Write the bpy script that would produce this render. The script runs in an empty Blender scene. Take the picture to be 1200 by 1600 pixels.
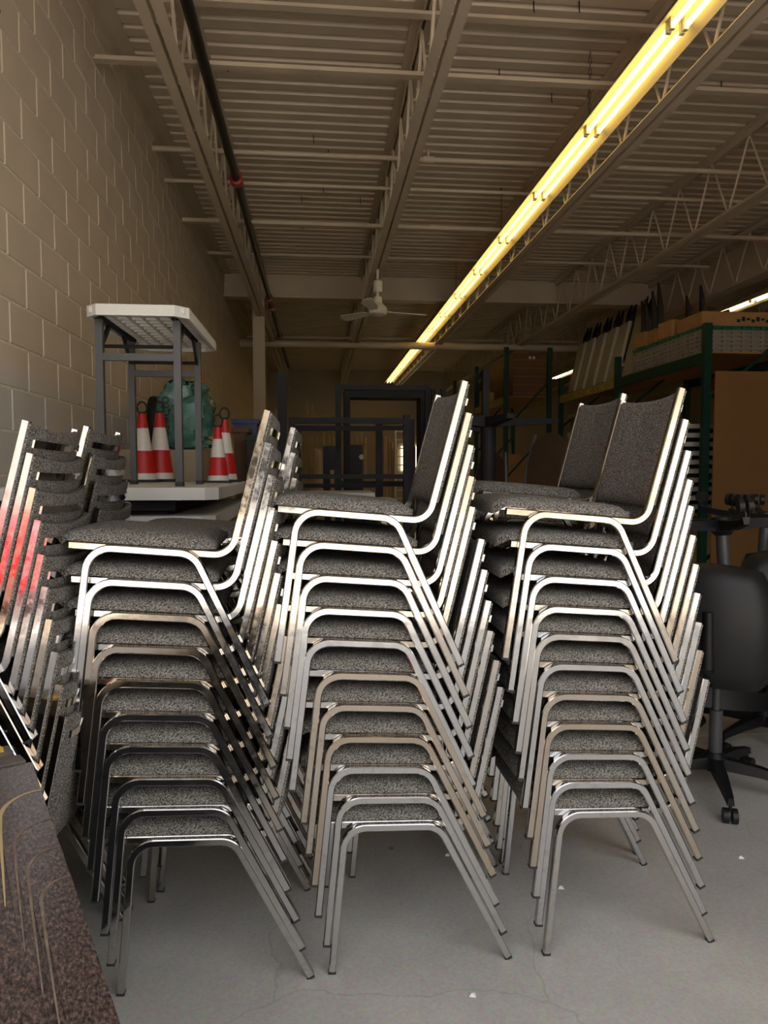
import bpy, bmesh, math, random
from mathutils import Vector, Matrix, Euler
random.seed(7)
R = math.radians
scene = bpy.context.scene
C = scene.collection

# ------------------------------------------------------------------ camera
F, CAMH = 1110.0, 1.42
PSI, TH = math.atan((600-496)/F), math.atan((800-735)/F)
cam = bpy.data.objects.new('camera', bpy.data.cameras.new('camera'))
C.objects.link(cam)
cam.data.sensor_fit = 'VERTICAL'
cam.data.sensor_height = 36
cam.data.lens = F/1600*36
cam.data.clip_start = .02
cam.location = (0, 0, CAMH)
cam.rotation_euler = (math.pi/2-TH, 0, -PSI)
scene.camera = cam

# ------------------------------------------------------------------ daylight
w = bpy.data.worlds.new('sky')
scene.world = w
w.use_nodes = True
nt = w.node_tree
bg = nt.nodes['Background']
sky = nt.nodes.new('ShaderNodeTexSky')
sky.sky_type = 'NISHITA'
sky.sun_disc = False
sky.sun_elevation = R(38)
sky.sun_rotation = R(25)
sky.dust_density = 4.0
sky.air_density = 1.0
sky.ozone_density = 1.0
mixn = nt.nodes.new('ShaderNodeMix')
mixn.data_type = 'RGBA'
mixn.inputs[0].default_value = .75
mixn.inputs[7].default_value = (5.2, 5.1, 4.9, 1)      # thin overcast
nt.links.new(sky.outputs[0], mixn.inputs[6])
nt.links.new(mixn.outputs[2], bg.inputs[0])
bg.inputs[1].default_value = .22
sun = bpy.data.objects.new('sun', bpy.data.lights.new('sun', 'SUN'))     # from behind the building: falls on the yard, not through the door
C.objects.link(sun)
sun.data.energy = 9.5
sun.data.angle = R(.6)
sun.data.color = (1, .93, .82)
sun.rotation_euler = (R(-33), 0, R(18))
vs = scene.view_settings
vs.view_transform = 'Standard'
vs.look = 'None'
vs.gamma = 1
vs.use_curve_mapping = False
vs.exposure = 1.12

# ------------------------------------------------------------------ materials
def nodes(name):
    m = bpy.data.materials.new(name)
    m.use_nodes = True
    t = m.node_tree
    return m, t, t.nodes['Principled BSDF']

def plain(name, col, rough=.6, metal=0., var=.12, scale=8., bump=0., bscale=60., spec=.5):
    m, t, b = nodes(name)
    tc = t.nodes.new('ShaderNodeTexCoord')
    n = t.nodes.new('ShaderNodeTexNoise')
    n.inputs['Scale'].default_value = scale
    n.inputs['Detail'].default_value = 6
    t.links.new(tc.outputs['Object'], n.inputs['Vector'])
    r = t.nodes.new('ShaderNodeValToRGB')
    c0 = [max(0, c*(1-var)) for c in col]; c1 = [min(1, c*(1+var)) for c in col]
    r.color_ramp.elements[0].position = .3; r.color_ramp.elements[1].position = .7
    r.color_ramp.elements[0].color = (*c0, 1); r.color_ramp.elements[1].color = (*c1, 1)
    t.links.new(n.outputs['Fac'], r.inputs['Fac'])
    t.links.new(r.outputs['Color'], b.inputs['Base Color'])
    b.inputs['Roughness'].default_value = rough
    b.inputs['Metallic'].default_value = metal
    b.inputs['Specular IOR Level'].default_value = spec
    if bump:
        n2 = t.nodes.new('ShaderNodeTexNoise'); n2.inputs['Scale'].default_value = bscale
        n2.inputs['Detail'].default_value = 4
        t.links.new(tc.outputs['Object'], n2.inputs['Vector'])
        bp = t.nodes.new('ShaderNodeBump'); bp.inputs['Strength'].default_value = bump
        bp.inputs['Distance'].default_value = .004
        t.links.new(n2.outputs['Fac'], bp.inputs['Height'])
        t.links.new(bp.outputs['Normal'], b.inputs['Normal'])
    return m

def emit(name, col, s):
    m, t, b = nodes(name)
    b.inputs['Base Color'].default_value = (*col, 1)
    b.inputs['Emission Color'].default_value = (*col, 1)
    b.inputs['Emission Strength'].default_value = s
    return m

def chrome_mat():
    m, t, b = nodes('chrome')
    b.inputs['Metallic'].default_value = 1
    tc = t.nodes.new('ShaderNodeTexCoord')
    oi = t.nodes.new('ShaderNodeObjectInfo')
    add = t.nodes.new('ShaderNodeVectorMath'); add.operation = 'MULTIPLY_ADD'
    add.inputs[1].default_value = (7, 7, 7)
    t.links.new(oi.outputs['Random'], add.inputs[0])
    t.links.new(tc.outputs['Object'], add.inputs[2])
    n = t.nodes.new('ShaderNodeTexNoise'); n.inputs['Scale'].default_value = 26; n.inputs['Detail'].default_value = 9
    n.inputs['Roughness'].default_value = .72
    t.links.new(add.outputs[0], n.inputs['Vector'])
    r = t.nodes.new('ShaderNodeMapRange')
    r.inputs[1].default_value = .40; r.inputs[2].default_value = .80
    r.inputs[3].default_value = .05; r.inputs[4].default_value = .30
    t.links.new(n.outputs['Fac'], r.inputs[0])
    t.links.new(r.outputs[0], b.inputs['Roughness'])
    tint = t.nodes.new('ShaderNodeValToRGB')                     # some frames have yellowed with age
    e = tint.color_ramp.elements
    e[0].position = .0; e[0].color = (.58, .58, .59, 1)
    e[1].position = 1.; e[1].color = (.55, .46, .36, 1)
    k = e.new(.62); k.color = (.57, .56, .55, 1)
    t.links.new(oi.outputs['Random'], tint.inputs['Fac'])
    wear = t.nodes.new('ShaderNodeMapRange')
    wear.inputs[1].default_value = .55; wear.inputs[2].default_value = .75
    wear.inputs[3].default_value = 1.; wear.inputs[4].default_value = .62
    t.links.new(n.outputs['Fac'], wear.inputs[0])
    mx = t.nodes.new('ShaderNodeMix'); mx.data_type = 'RGBA'; mx.blend_type = 'MULTIPLY'; mx.inputs[0].default_value = 1
    t.links.new(tint.outputs['Color'], mx.inputs[6]); t.links.new(wear.outputs[0], mx.inputs[7])
    t.links.new(mx.outputs[2], b.inputs['Base Color'])
    return m

def tweed_mat(name, dark, light):
    m, t, b = nodes(name)
    tc = t.nodes.new('ShaderNodeTexCoord')
    n = t.nodes.new('ShaderNodeTexNoise'); n.inputs['Scale'].default_value = 260; n.inputs['Detail'].default_value = 2
    t.links.new(tc.outputs['Object'], n.inputs['Vector'])
    v = t.nodes.new('ShaderNodeTexVoronoi'); v.inputs['Scale'].default_value = 620
    t.links.new(tc.outputs['Object'], v.inputs['Vector'])
    sep = t.nodes.new('ShaderNodeSeparateColor')
    t.links.new(v.outputs['Color'], sep.inputs[0])
    mu = t.nodes.new('ShaderNodeMath'); mu.operation = 'MULTIPLY'
    t.links.new(sep.outputs[0], mu.inputs[0]); t.links.new(n.outputs['Fac'], mu.inputs[1])
    cr = t.nodes.new('ShaderNodeValToRGB')
    cr.color_ramp.elements[0].position = .10; cr.color_ramp.elements[0].color = (*dark, 1)
    cr.color_ramp.elements[1].position = .55; cr.color_ramp.elements[1].color = (*light, 1)
    t.links.new(mu.outputs[0], cr.inputs['Fac'])
    t.links.new(cr.outputs['Color'], b.inputs['Base Color'])
    b.inputs['Roughness'].default_value = .95
    b.inputs['Specular IOR Level'].default_value = .15
    bp = t.nodes.new('ShaderNodeBump'); bp.inputs['Strength'].default_value = .6; bp.inputs['Distance'].default_value = .0012
    t.links.new(v.outputs['Distance'], bp.inputs['Height'])
    t.links.new(bp.outputs['Normal'], b.inputs['Normal'])
    return m

def floor_mat():
    m, t, b = nodes('concrete')
    g = t.nodes.new('ShaderNodeNewGeometry')
    n1 = t.nodes.new('ShaderNodeTexNoise'); n1.inputs['Scale'].default_value = 1.6; n1.inputs['Detail'].default_value = 8; n1.inputs['Roughness'].default_value = .65
    n2 = t.nodes.new('ShaderNodeTexNoise'); n2.inputs['Scale'].default_value = 90; n2.inputs['Detail'].default_value = 4
    for n in (n1, n2): t.links.new(g.outputs['Position'], n.inputs['Vector'])
    r1 = t.nodes.new('ShaderNodeValToRGB')
    r1.color_ramp.elements[0].position = .3; r1.color_ramp.elements[0].color = (.385, .37, .345, 1)
    r1.color_ramp.elements[1].position = .7; r1.color_ramp.elements[1].color = (.52, .50, .465, 1)
    t.links.new(n1.outputs['Fac'], r1.inputs['Fac'])
    mx = t.nodes.new('ShaderNodeMix'); mx.data_type = 'RGBA'; mx.blend_type = 'OVERLAY'; mx.inputs[0].default_value = .35
    t.links.new(r1.outputs['Color'], mx.inputs[6]); t.links.new(n2.outputs['Color'], mx.inputs[7])
    bw = t.nodes.new('ShaderNodeMix'); bw.data_type = 'RGBA'; bw.inputs[0].default_value = .0
    # hairline cracks
    nd = t.nodes.new('ShaderNodeTexNoise'); nd.inputs['Scale'].default_value = 2.2; nd.inputs['Detail'].default_value = 5
    t.links.new(g.outputs['Position'], nd.inputs['Vector'])
    va = t.nodes.new('ShaderNodeVectorMath'); va.operation = 'MULTIPLY_ADD'
    va.inputs[1].default_value = (.35, .35, .35)
    t.links.new(nd.outputs['Color'], va.inputs[0]); t.links.new(g.outputs['Position'], va.inputs[2])
    vo = t.nodes.new('ShaderNodeTexVoronoi'); vo.feature = 'DISTANCE_TO_EDGE'; vo.inputs['Scale'].default_value = .9
    t.links.new(va.outputs[0], vo.inputs['Vector'])
    cr = t.nodes.new('ShaderNodeMapRange'); cr.inputs[1].default_value = 0; cr.inputs[2].default_value = .004
    cr.inputs[3].default_value = .80; cr.inputs[4].default_value = 1
    t.links.new(vo.outputs['Distance'], cr.inputs[0])
    mm = t.nodes.new('ShaderNodeMix'); mm.data_type = 'RGBA'; mm.blend_type = 'MULTIPLY'; mm.inputs[0].default_value = 1
    t.links.new(mx.outputs[2], mm.inputs[6]); t.links.new(cr.outputs[0], mm.inputs[7])
    t.links.new(mm.outputs[2], b.inputs['Base Color'])
    rr = t.nodes.new('ShaderNodeMapRange'); rr.inputs[3].default_value = .35; rr.inputs[4].default_value = .6
    t.links.new(n1.outputs['Fac'], rr.inputs[0]); t.links.new(rr.outputs[0], b.inputs['Roughness'])
    return m

def block_mat():
    m, t, b = nodes('painted_block')
    g = t.nodes.new('ShaderNodeNewGeometry')
    n = t.nodes.new('ShaderNodeTexNoise'); n.inputs['Scale'].default_value = 3; n.inputs['Detail'].default_value = 6
    n2 = t.nodes.new('ShaderNodeTexNoise'); n2.inputs['Scale'].default_value = 130; n2.inputs['Detail'].default_value = 3
    t.links.new(g.outputs['Position'], n.inputs['Vector']); t.links.new(g.outputs['Position'], n2.inputs['Vector'])
    r = t.nodes.new('ShaderNodeValToRGB')
    r.color_ramp.elements[0].position = .3; r.color_ramp.elements[0].color = (.58, .485, .365, 1)
    r.color_ramp.elements[1].position = .7; r.color_ramp.elements[1].color = (.65, .545, .415, 1)
    t.links.new(n.outputs['Fac'], r.inputs['Fac'])
    sp = t.nodes.new('ShaderNodeSeparateXYZ'); t.links.new(g.outputs['Position'], sp.inputs[0])
    mr = t.nodes.new('ShaderNodeMapRange'); mr.inputs[1].default_value = 1.893; mr.inputs[2].default_value = 1.897
    mr.inputs[3].default_value = 1; mr.inputs[4].default_value = 0
    t.links.new(sp.outputs[2], mr.inputs[0])
    mx = t.nodes.new('ShaderNodeMix'); mx.data_type = 'RGBA'; mx.inputs[7].default_value = (.57, .52, .455, 1)   # lower paint band
    t.links.new(mr.outputs[0], mx.inputs[0]); t.links.new(r.outputs['Color'], mx.inputs[6])
    t.links.new(mx.outputs[2], b.inputs['Base Color'])
    b.inputs['Roughness'].default_value = .55
    bp = t.nodes.new('ShaderNodeBump'); bp.inputs['Strength'].default_value = .35; bp.inputs['Distance'].default_value = .003
    t.links.new(n2.outputs['Fac'], bp.inputs['Height']); t.links.new(bp.outputs['Normal'], b.inputs['Normal'])
    return m

def granite_mat():
    m, t, b = nodes('granite_laminate')
    tc = t.nodes.new('ShaderNodeTexCoord')
    mp = t.nodes.new('ShaderNodeMapping'); mp.inputs['Scale'].default_value = (1, .45, 1)
    t.links.new(tc.outputs['Object'], mp.inputs['Vector'])
    n = t.nodes.new('ShaderNodeTexNoise'); n.inputs['Scale'].default_value = 240; n.inputs['Detail'].default_value = 5; n.inputs['Roughness'].default_value = .7
    t.links.new(mp.outputs[0], n.inputs['Vector'])
    r = t.nodes.new('ShaderNodeValToRGB')
    e = r.color_ramp.elements
    e[0].position = .38; e[0].color = (.012, .009, .008, 1)
    e[1].position = .66; e[1].color = (.20, .125, .10, 1)
    k = e.new(.52); k.color = (.075, .05, .045, 1)
    t.links.new(n.outputs['Fac'], r.inputs['Fac']); t.links.new(r.outputs['Color'], b.inputs['Base Color'])
    b.inputs['Roughness'].default_value = .28
    return m

M = {}
M['chrome'] = chrome_mat()
M['tweed'] = tweed_mat('tweed', (.019, .018, .0165), (.385, .36, .32))
M['rubber'] = plain('rubber', (.02, .02, .02), .7)
M['concrete'] = floor_mat()
M['pavement'] = plain('pavement', (.46, .44, .41), .85, scale=3, bump=.3)
M['block'] = block_mat()
M['mortar'] = plain('mortar_joint', (.72, .64, .52), .7, scale=20)
M['deck'] = plain('painted_steel_deck', (.62, .515, .38), .5, var=.06, scale=2)
M['steel'] = plain('painted_steel', (.56, .465, .345), .5, var=.08, scale=3)
M['farwall'] = plain('far_wall_paint', (.46, .39, .29), .7, var=.05, scale=1)
M['blackpipe'] = plain('black_pipe', (.012, .011, .011), .35)
M['red'] = plain('red_enamel', (.30, .02, .015), .4)
M['fix'] = plain('fixture_enamel', (.80, .70, .42), .35, var=.04)
M['tube'] = emit('lit_tube', (1, .74, .24), 1.7)
M['tubewhite'] = emit('lit_tube_right', (1, .80, .45), 1.6)
M['plastic'] = plain('white_plastic', (.66, .64, .59), .5, var=.04, bump=.1, bscale=300)
M['charcoal'] = plain('charcoal_powder_coat', (.013, .013, .015), .6, var=.15, spec=.2)
M['greysteel'] = plain('grey_powder_coat', (.06, .06, .064), .42)
M['conered'] = plain('cone_red', (.52, .012, .012), .45, var=.06)
M['conewhite'] = plain('cone_reflective_white', (.72, .68, .62), .35, var=.06, scale=60)
M['orange'] = plain('cone_orange', (.65, .10, .02), .5)
M['teal'] = plain('teal_plastic', (.075, .19, .165), .22, var=.35, scale=14, bump=1., bscale=26)
M['blue'] = plain('blue_plastic', (.01, .03, .14), .4)
M['bluejug'] = plain('blue_jug', (.02, .14, .26), .4)
M['cardboard'] = plain('cardboard', (.40, .22, .085), .85, var=.1, scale=5)
M['ply'] = plain('brown_board', (.27, .14, .045), .7, var=.07, scale=2)
M['beige'] = plain('beige_box', (.42, .35, .25), .7)
M['wood'] = plain('lumber', (.50, .35, .17), .7, var=.2, scale=6)
M['darkwood'] = plain('dark_wood', (.14, .06, .02), .6, var=.2, scale=4)
M['green'] = plain('green_rack_paint', (.008, .048, .031), .5, spec=.3)
M['olive'] = plain('olive_rack_paint', (.36, .31, .09), .5)
M['palegrey'] = plain('pale_grey_plastic', (.42, .39, .33), .5, var=.05)
M['latgrey'] = plain('grey_lattice_plastic', (.33, .29, .24), .5)
M['tealmesh'] = plain('teal_mesh', (.03, .16, .10), .5)
M['black'] = plain('black_plastic', (.010, .010, .011), .42, spec=.3)
M['blackfab'] = plain('black_mesh_fabric', (.016, .016, .018), .55, bump=.3, bscale=400)
M['film'] = plain('grey_leatherette', (.012, .012, .013), .45, bump=.25, bscale=9, spec=.35)
M['brownfab'] = plain('brown_velvet', (.055, .028, .012), .8)
M['granite'] = granite_mat()
M['rawedge'] = plain('raw_board_edge', (.42, .31, .16), .7)
M['oldboard'] = plain('weathered_board', (.10, .085, .07), .8, var=.4, scale=18)
M['brownedge'] = plain('brown_laminate_edge', (.17, .125, .095), .6, var=.3, scale=40)
M['yellow'] = plain('yellow_sticker', (.70, .45, .02), .6)
M['redpaint'] = plain('red_car_paint', (.45, .012, .02), .25, var=.05)
M['yardwall'] = plain('yard_wall', (.30, .28, .26), .8)
M['white'] = plain('white_enamel', (.70, .66, .58), .45, var=.03)
M['ink'] = plain('printed_ink', (.02, .015, .012), .7)
M['paper'] = plain('paper', (.75, .74, .72), .8)
M['pebble'] = plain('pebble', (.12, .10, .08), .8)

# ------------------------------------------------------------------ helpers
def tag(o, label=None, cat=None, group=None, kind=None):
    if label: o['label'] = label
    if cat: o['category'] = cat
    if group: o['group'] = group
    if kind: o['kind'] = kind
    return o

def link(name, me, parent=None):
    o = bpy.data.objects.new(name, me)
    C.objects.link(o)
    if parent is not None: o.parent = parent
    return o

def thing(name, label, cat, loc=(0, 0, 0), rot=(0, 0, 0), group=None):
    o = link(name, None)
    o.empty_display_size = .1
    o.location = loc; o.rotation_euler = rot
    return tag(o, label, cat, group)

def copy_tree(o, parent=None):
    c = o.copy(); C.objects.link(c)
    c.parent = parent
    for ch in list(o.children): copy_tree(ch, c)
    return c

class MB:
    def __init__(s): s.v = []; s.f = []
    def add(s, v, f):
        n = len(s.v); s.v += [tuple(p) for p in v]; s.f += [tuple(i+n for i in q) for q in f]; return s
    def box(s, a, b, ch=0.):
        x0, y0, z0 = a; x1, y1, z1 = b
        v = [(x0,y0,z0),(x1,y0,z0),(x1,y1,z0),(x0,y1,z0),(x0,y0,z1),(x1,y0,z1),(x1,y1,z1),(x0,y1,z1)]
        return s.add(v, [(0,3,2,1),(4,5,6,7),(0,1,5,4),(1,2,6,5),(2,3,7,6),(3,0,4,7)])
    def beam(s, p, q, wd, h, upv=(0, 0, 1)):
        p = Vector(p); q = Vector(q); d = (q-p).normalized(); u = Vector(upv)
        if abs(d.dot(u)) > .98: u = Vector((0, 1, 0))
        a = d.cross(u).normalized(); b = a.cross(d).normalized()
        v = []
        for e in (p, q):
            for i, j in ((-1,-1),(1,-1),(1,1),(-1,1)): v.append(e+a*(i*wd/2)+b*(j*h/2))
        return s.add(v, [(0,3,2,1),(4,5,6,7),(0,1,5,4),(1,2,6,5),(2,3,7,6),(3,0,4,7)])
    def tube(s, pts, r, n=8):
        pts = [Vector(p) for p in pts]; rings = []
        for i, p in enumerate(pts):
            d = (pts[min(i+1, len(pts)-1)]-pts[max(i-1, 0)]).normalized()
            u = Vector((0, 0, 1)) if abs(d.z) < .95 else Vector((1, 0, 0))
            a = d.cross(u).normalized(); b = a.cross(d).normalized()
            rr = r[i] if isinstance(r, (list, tuple)) else r
            rings.append([p+a*math.cos(2*math.pi*k/n)*rr+b*math.sin(2*math.pi*k/n)*rr for k in range(n)])
        v = [p for g in rings for p in g]; f = []
        for i in range(len(pts)-1):
            for k in range(n): f.append((i*n+k, i*n+(k+1) % n, (i+1)*n+(k+1) % n, (i+1)*n+k))
        f.append(tuple(range(n-1, -1, -1))); f.append(tuple((len(pts)-1)*n+k for k in range(n)))
        return s.add(v, f)
    def lathe(s, prof, n=20, c=(0, 0, 0)):
        v = []; f = []
        for r, z in prof:
            for k in range(n): v.append((c[0]+r*math.cos(2*math.pi*k/n), c[1]+r*math.sin(2*math.pi*k/n), c[2]+z))
        for i in range(len(prof)-1):
            for k in range(n): f.append((i*n+k, i*n+(k+1) % n, (i+1)*n+(k+1) % n, (i+1)*n+k))
        f.append(tuple(range(n-1, -1, -1))); f.append(tuple((len(prof)-1)*n+k for k in range(n)))
        return s.add(v, f)
    def prism(s, poly, z0, z1):
        n = len(poly)
        v = [(x, y, z0) for x, y in poly]+[(x, y, z1) for x, y in poly]
        f = [tuple(range(n-1, -1, -1)), tuple(range(n, 2*n))]
        for k in range(n): f.append((k, (k+1) % n, n+(k+1) % n, n+k))
        return s.add(v, f)
    def sweep(s, path, yc, wd, wy=None, ch=.0025):
        """square tube with chamfered edges along a path in the XZ plane, centred on y = yc"""
        wy = wy or wd
        a, b = wd/2, wy/2
        prof = [(-a+ch, -b), (a-ch, -b), (a, -b+ch), (a, b-ch), (a-ch, b), (-a+ch, b), (-a, b-ch), (-a, -b+ch)]
        P = [Vector((p[0], 0, p[1])) for p in path]; v = []; n = 8
        for i, p in enumerate(P):
            d0 = (P[i]-P[i-1]).normalized() if i > 0 else (P[1]-P[0]).normalized()
            d1 = (P[i+1]-P[i]).normalized() if i < len(P)-1 else d0
            d = (d0+d1).normalized(); k = 1/max(.3, d.dot(d0))
            nn = Vector((-d.z, 0, d.x))
            for q in prof: v.append(p+nn*(q[0]*k)+Vector((0, yc+q[1], 0)))
        f = []
        for i in range(len(P)-1):
            for k in range(n): f.append((i*n+k, i*n+(k+1) % n, (i+1)*n+(k+1) % n, (i+1)*n+k))
        f.append(tuple(range(n-1, -1, -1))); f.append(tuple((len(P)-1)*n+k for k in range(n)))
        return s.add(v, f)
    def pillow(s, fn, na=12, nb=10):
        """closed pad: fn(a, b, side) -> point, a, b in -1..1, side 0 below / 1 above"""
        base = []
        for side in (0, 1):
            for i in range(na+1):
                for j in range(nb+1):
                    base.append(fn(-1+2*i/na, -1+2*j/nb, side))
        n = (na+1)*(nb+1); f = []
        ix = lambda sd, i, j: sd*n+i*(nb+1)+j
        for i in range(na):
            for j in range(nb):
                f.append((ix(1,i,j), ix(1,i+1,j), ix(1,i+1,j+1), ix(1,i,j+1)))
                f.append((ix(0,i,j), ix(0,i,j+1), ix(0,i+1,j+1), ix(0,i+1,j)))
        for i in range(na):
            f.append((ix(0,i,0), ix(0,i+1,0), ix(1,i+1,0), ix(1,i,0)))
            f.append((ix(0,i,nb), ix(1,i,nb), ix(1,i+1,nb), ix(0,i+1,nb)))
        for j in range(nb):
            f.append((ix(0,0,j), ix(1,0,j), ix(1,0,j+1), ix(0,0,j+1)))
            f.append((ix(0,na,j), ix(0,na,j+1), ix(1,na,j+1), ix(1,na,j)))
        return s.add(base, f)
    def mesh(s, name, mat, smooth=None):
        me = bpy.data.meshes.new(name)
        me.from_pydata(s.v, [], s.f)
        bm = bmesh.new(); bm.from_mesh(me)
        bmesh.ops.recalc_face_normals(bm, faces=bm.faces)
        bm.to_mesh(me); bm.free()
        me.materials.append(M[mat])
        if smooth is not None:
            for p in me.polygons: p.use_smooth = True
            me.set_sharp_from_angle(angle=R(smooth))
        return me
    def build(s, name, mat, parent=None, smooth=None):
        return link(name, s.mesh(name, mat, smooth), parent)

_fw = Vector((math.sin(PSI)*math.cos(TH), math.cos(PSI)*math.cos(TH), -math.sin(TH)))
_rt = Vector((math.cos(PSI), -math.sin(PSI), 0)); _up = _rt.cross(_fw)
def at(px, py, Y):
    """world point seen at photo pixel (px, py) lying at distance Y into the building"""
    d = _fw+_rt*((px-600)/F)+_up*((800-py)/F)
    return Vector((0, 0, CAMH))+d*(Y/d.y)

ORD = ['bottom', 'second', 'third', 'fourth', 'fifth', 'sixth', 'seventh', 'eighth', 'ninth', 'tenth', 'eleventh',
       'twelfth', 'thirteenth', 'fourteenth', 'fifteenth', 'sixteenth', 'seventeenth', 'eighteenth', 'nineteenth', 'twentieth']
NTH = ['first']+ORD[1:]

# ================================================================== structure
WX, DECK, Y0, Y1, XR = -1.40, 4.42, .55, 21.5, 11.0
struct = lambda o: tag(o, kind='structure')
struct(MB().box((WX-.3, Y0, -.2), (XR+.3, Y1+.3, 0)).build('floor', 'concrete'))
tag(MB().box((-30, -40, -.22), (40, Y0, -.01)).build('pavement_outside', 'pavement'), 'grey concrete pavement outside the open loading door', 'pavement', kind='structure')
wl = struct(MB().box((WX-.3, Y0, 0), (WX-.006, Y1, DECK+.08)).build('wall_left', 'mortar'))
struct(MB().box((WX-.3, Y1, 0), (XR+.3, Y1+.3, DECK+.08)).build('wall_back', 'farwall'))
struct(MB().box((XR, Y0, 0), (XR+.3, Y1, DECK+.08)).build('wall_right', 'farwall'))
fwm = MB()
fwm.box((3.1, Y0-.25, 0), (XR+.3, Y0, 5.0)); fwm.box((WX, Y0-.25, 3.9), (3.1, Y0, 5.0)); fwm.box((-8, Y0-.25, 0), (WX, Y0, 5.0))
struct(fwm.build('wall_front', 'farwall'))

# concrete blocks of the left wall: the nearest ones singly, the rest joined
blk = MB(); bl, bh, cz = .394, .194, .006
def block_geo(mb, y, z, ln=bl):
    x0, x1 = WX-.012, WX
    v = [(x0,y,z),(x0,y+ln,z),(x0,y+ln,z+bh),(x0,y,z+bh),(x1,y+cz,z+cz),(x1,y+ln-cz,z+cz),(x1,y+ln-cz,z+bh-cz),(x1,y+cz,z+bh-cz)]
    mb.add(v, [(4,5,6,7),(0,1,5,4),(1,2,6,5),(2,3,7,6),(3,0,4,7)])
block_geo(blk, 0, 0)
blk_me = blk.mesh('block', 'block')
rest = MB(); nb = 0
for r in range(22):
    z = .003+r*.2
    for i in range(-1, 53):
        y = Y0+.1+i*.4+(.2 if r % 2 else 0)
        if y < Y0 or y+bl > Y1: continue
        if z > .95 and 2.55 < y < 9.3 and nb < 300:
            o = link('block', blk_me, wl); o.location = (0, y, z); nb += 1
        else: block_geo(rest, y, z)
tag(rest.build('block_courses', 'block', wl), kind='stuff')

# corrugated roof deck, sheet by sheet
ceil = struct(MB().box((WX-.3, Y0-.25, DECK+.05), (XR+.3, Y1+.3, DECK+.25)).build('ceiling', 'deck'))
dp = MB(); prof = []
for k in range(6):
    y = k*.1524
    prof += [(y, .042), (y+.018, .042), (y+.034, 0), (y+.128, 0), (y+.144, .042)]
prof.append((.9144, .042))
v = [(WX, y, z) for y, z in prof]+[(XR, y, z) for y, z in prof]; n = len(prof)
v += [(WX, y, z+.004) for y, z in prof]+[(XR, y, z+.004) for y, z in prof]
dp.add(v, [(k, k+1, n+k+1, n+k) for k in range(n-1)]+[(2*n+k, 3*n+k, 3*n+k+1, 2*n+k+1) for k in range(n-1)]+[(0, n, 3*n, 2*n), (n-1, 2*n-1, 4*n-1, 3*n-1)])
dme = dp.mesh('deck_sheet', 'deck')
for k in range(23):
    o = link('deck_sheet', dme, ceil); o.location = (0, Y0+k*.9144, DECK+(.003 if k % 2 else 0))

# ledger angle along the top of the wall
struct(MB().box((WX, Y0, DECK-.13), (WX+.012, Y1, DECK-.002)).box((WX+.012, Y0, DECK-.014), (WX+.11, Y1, DECK-.002)).build('trim_1', 'steel'))

# open-web joists
JX = [-.83+1.543*k for k in range(8)]; JB = 3.76
def joist_part(mb_t, mb_b, mb_w, y0, y1):
    for sx in (-1, 1):
        mb_t.box((sx*.012 if sx > 0 else -.075, y0, DECK-.012), (.075 if sx > 0 else -.012, y1, DECK-.004))
        mb_t.box((.012 if sx > 0 else -.018, y0, DECK-.07), (.018 if sx > 0 else -.012, y1, DECK-.012))
        mb_b.box((.012 if sx > 0 else -.072, y0, JB), (.072 if sx > 0 else -.012, y1, JB+.007))
        mb_b.box((.012 if sx > 0 else -.018, y0, JB+.007), (.018 if sx > 0 else -.012, y1, JB+.06))
    y = y0+.1; pts = []; k = 0
    while y < y1-.1:
        pts.append((0, y, DECK-.05 if k % 2 == 0 else JB+.03)); y += .30; k += 1
    mb_w.tube(pts, .0115, 6)
jt, jb, jw = MB(), MB(), MB()
joist_part(jt, jb, jw, Y0+.05, Y1-.05)
mt, mb_, mw = jt.mesh('top_chord', 'steel'), jb.mesh('bottom_chord', 'steel'), jw.mesh('web', 'steel')
pos_words = ['nearest the block wall, beside the black pipe', 'above the ceiling fan, second from the block wall', 'beside the long fluorescent row, third from the block wall']
for k, x in enumerate(JX):
    lab = 'open-web steel roof joist '+(pos_words[k] if k < 3 else NTH[k]+' from the block wall')
    t = thing('roof_joist', lab, 'joist', (x, 0, 0), group='roof joists')
    link('top_chord', mt, t); link('bottom_chord', mb_, t); link('web', mw, t)

# bridging bars and sprinkler branches crossing under the deck
def bar(name, lab, cat, Y, z, kind, x1=XR, x0=WX):
    m = MB()
    if kind == 'angle': m.box((x0, Y, z), (x1, Y+.06, z+.007)).box((x0, Y+.054, z+.007), (x1, Y+.06, z+.055))
    else: m.tube([(x0, Y, z), (x1, Y, z)], kind, 12)
    return tag(m.build(name, 'steel', smooth=40), lab, cat)
bar('bridging_bar', 'cream bridging angle crossing the joists, nearest the camera', 'steel bar', 4.62, 4.30, 'angle', x0=JX[0])
bar('bridging_bar', 'cream bridging angle butting the block wall, highest in view', 'steel bar', 4.80, 4.02, 'angle')
bar('bridging_bar', 'cream bridging angle butting the wall beyond the red pipe coupling', 'steel bar', 7.75, 4.02, 'angle')
def sprinkler(Y, z, r, lab, heads):
    t = thing('sprinkler_pipe', lab, 'pipe', (WX, Y, z))
    MB().tube([(0, 0, 0), (XR-WX, 0, 0)], r, 12).build('pipe', 'steel', t, 40)
    for hx in heads:
        h = MB().tube([(hx-WX-.05, 0, 0), (hx-WX+.05, 0, 0)], r*1.5, 10).tube([(hx-WX, 0, 0), (hx-WX, 0, .07)], .012, 8).lathe([(.008, .07), (.03, .075), (.03, .08), (.01, .1)], 10, (hx-WX, 0, 0))
        h.build('sprinkler_head', 'steel', t, 40)
sprinkler(6.45, 4.19, .022, 'thin cream sprinkler branch pipe with a head between the joists', (1.0, 4.3))
sprinkler(6.95, 4.12, .018, 'thinner cream branch pipe just beyond the sprinkler head', ())
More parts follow.
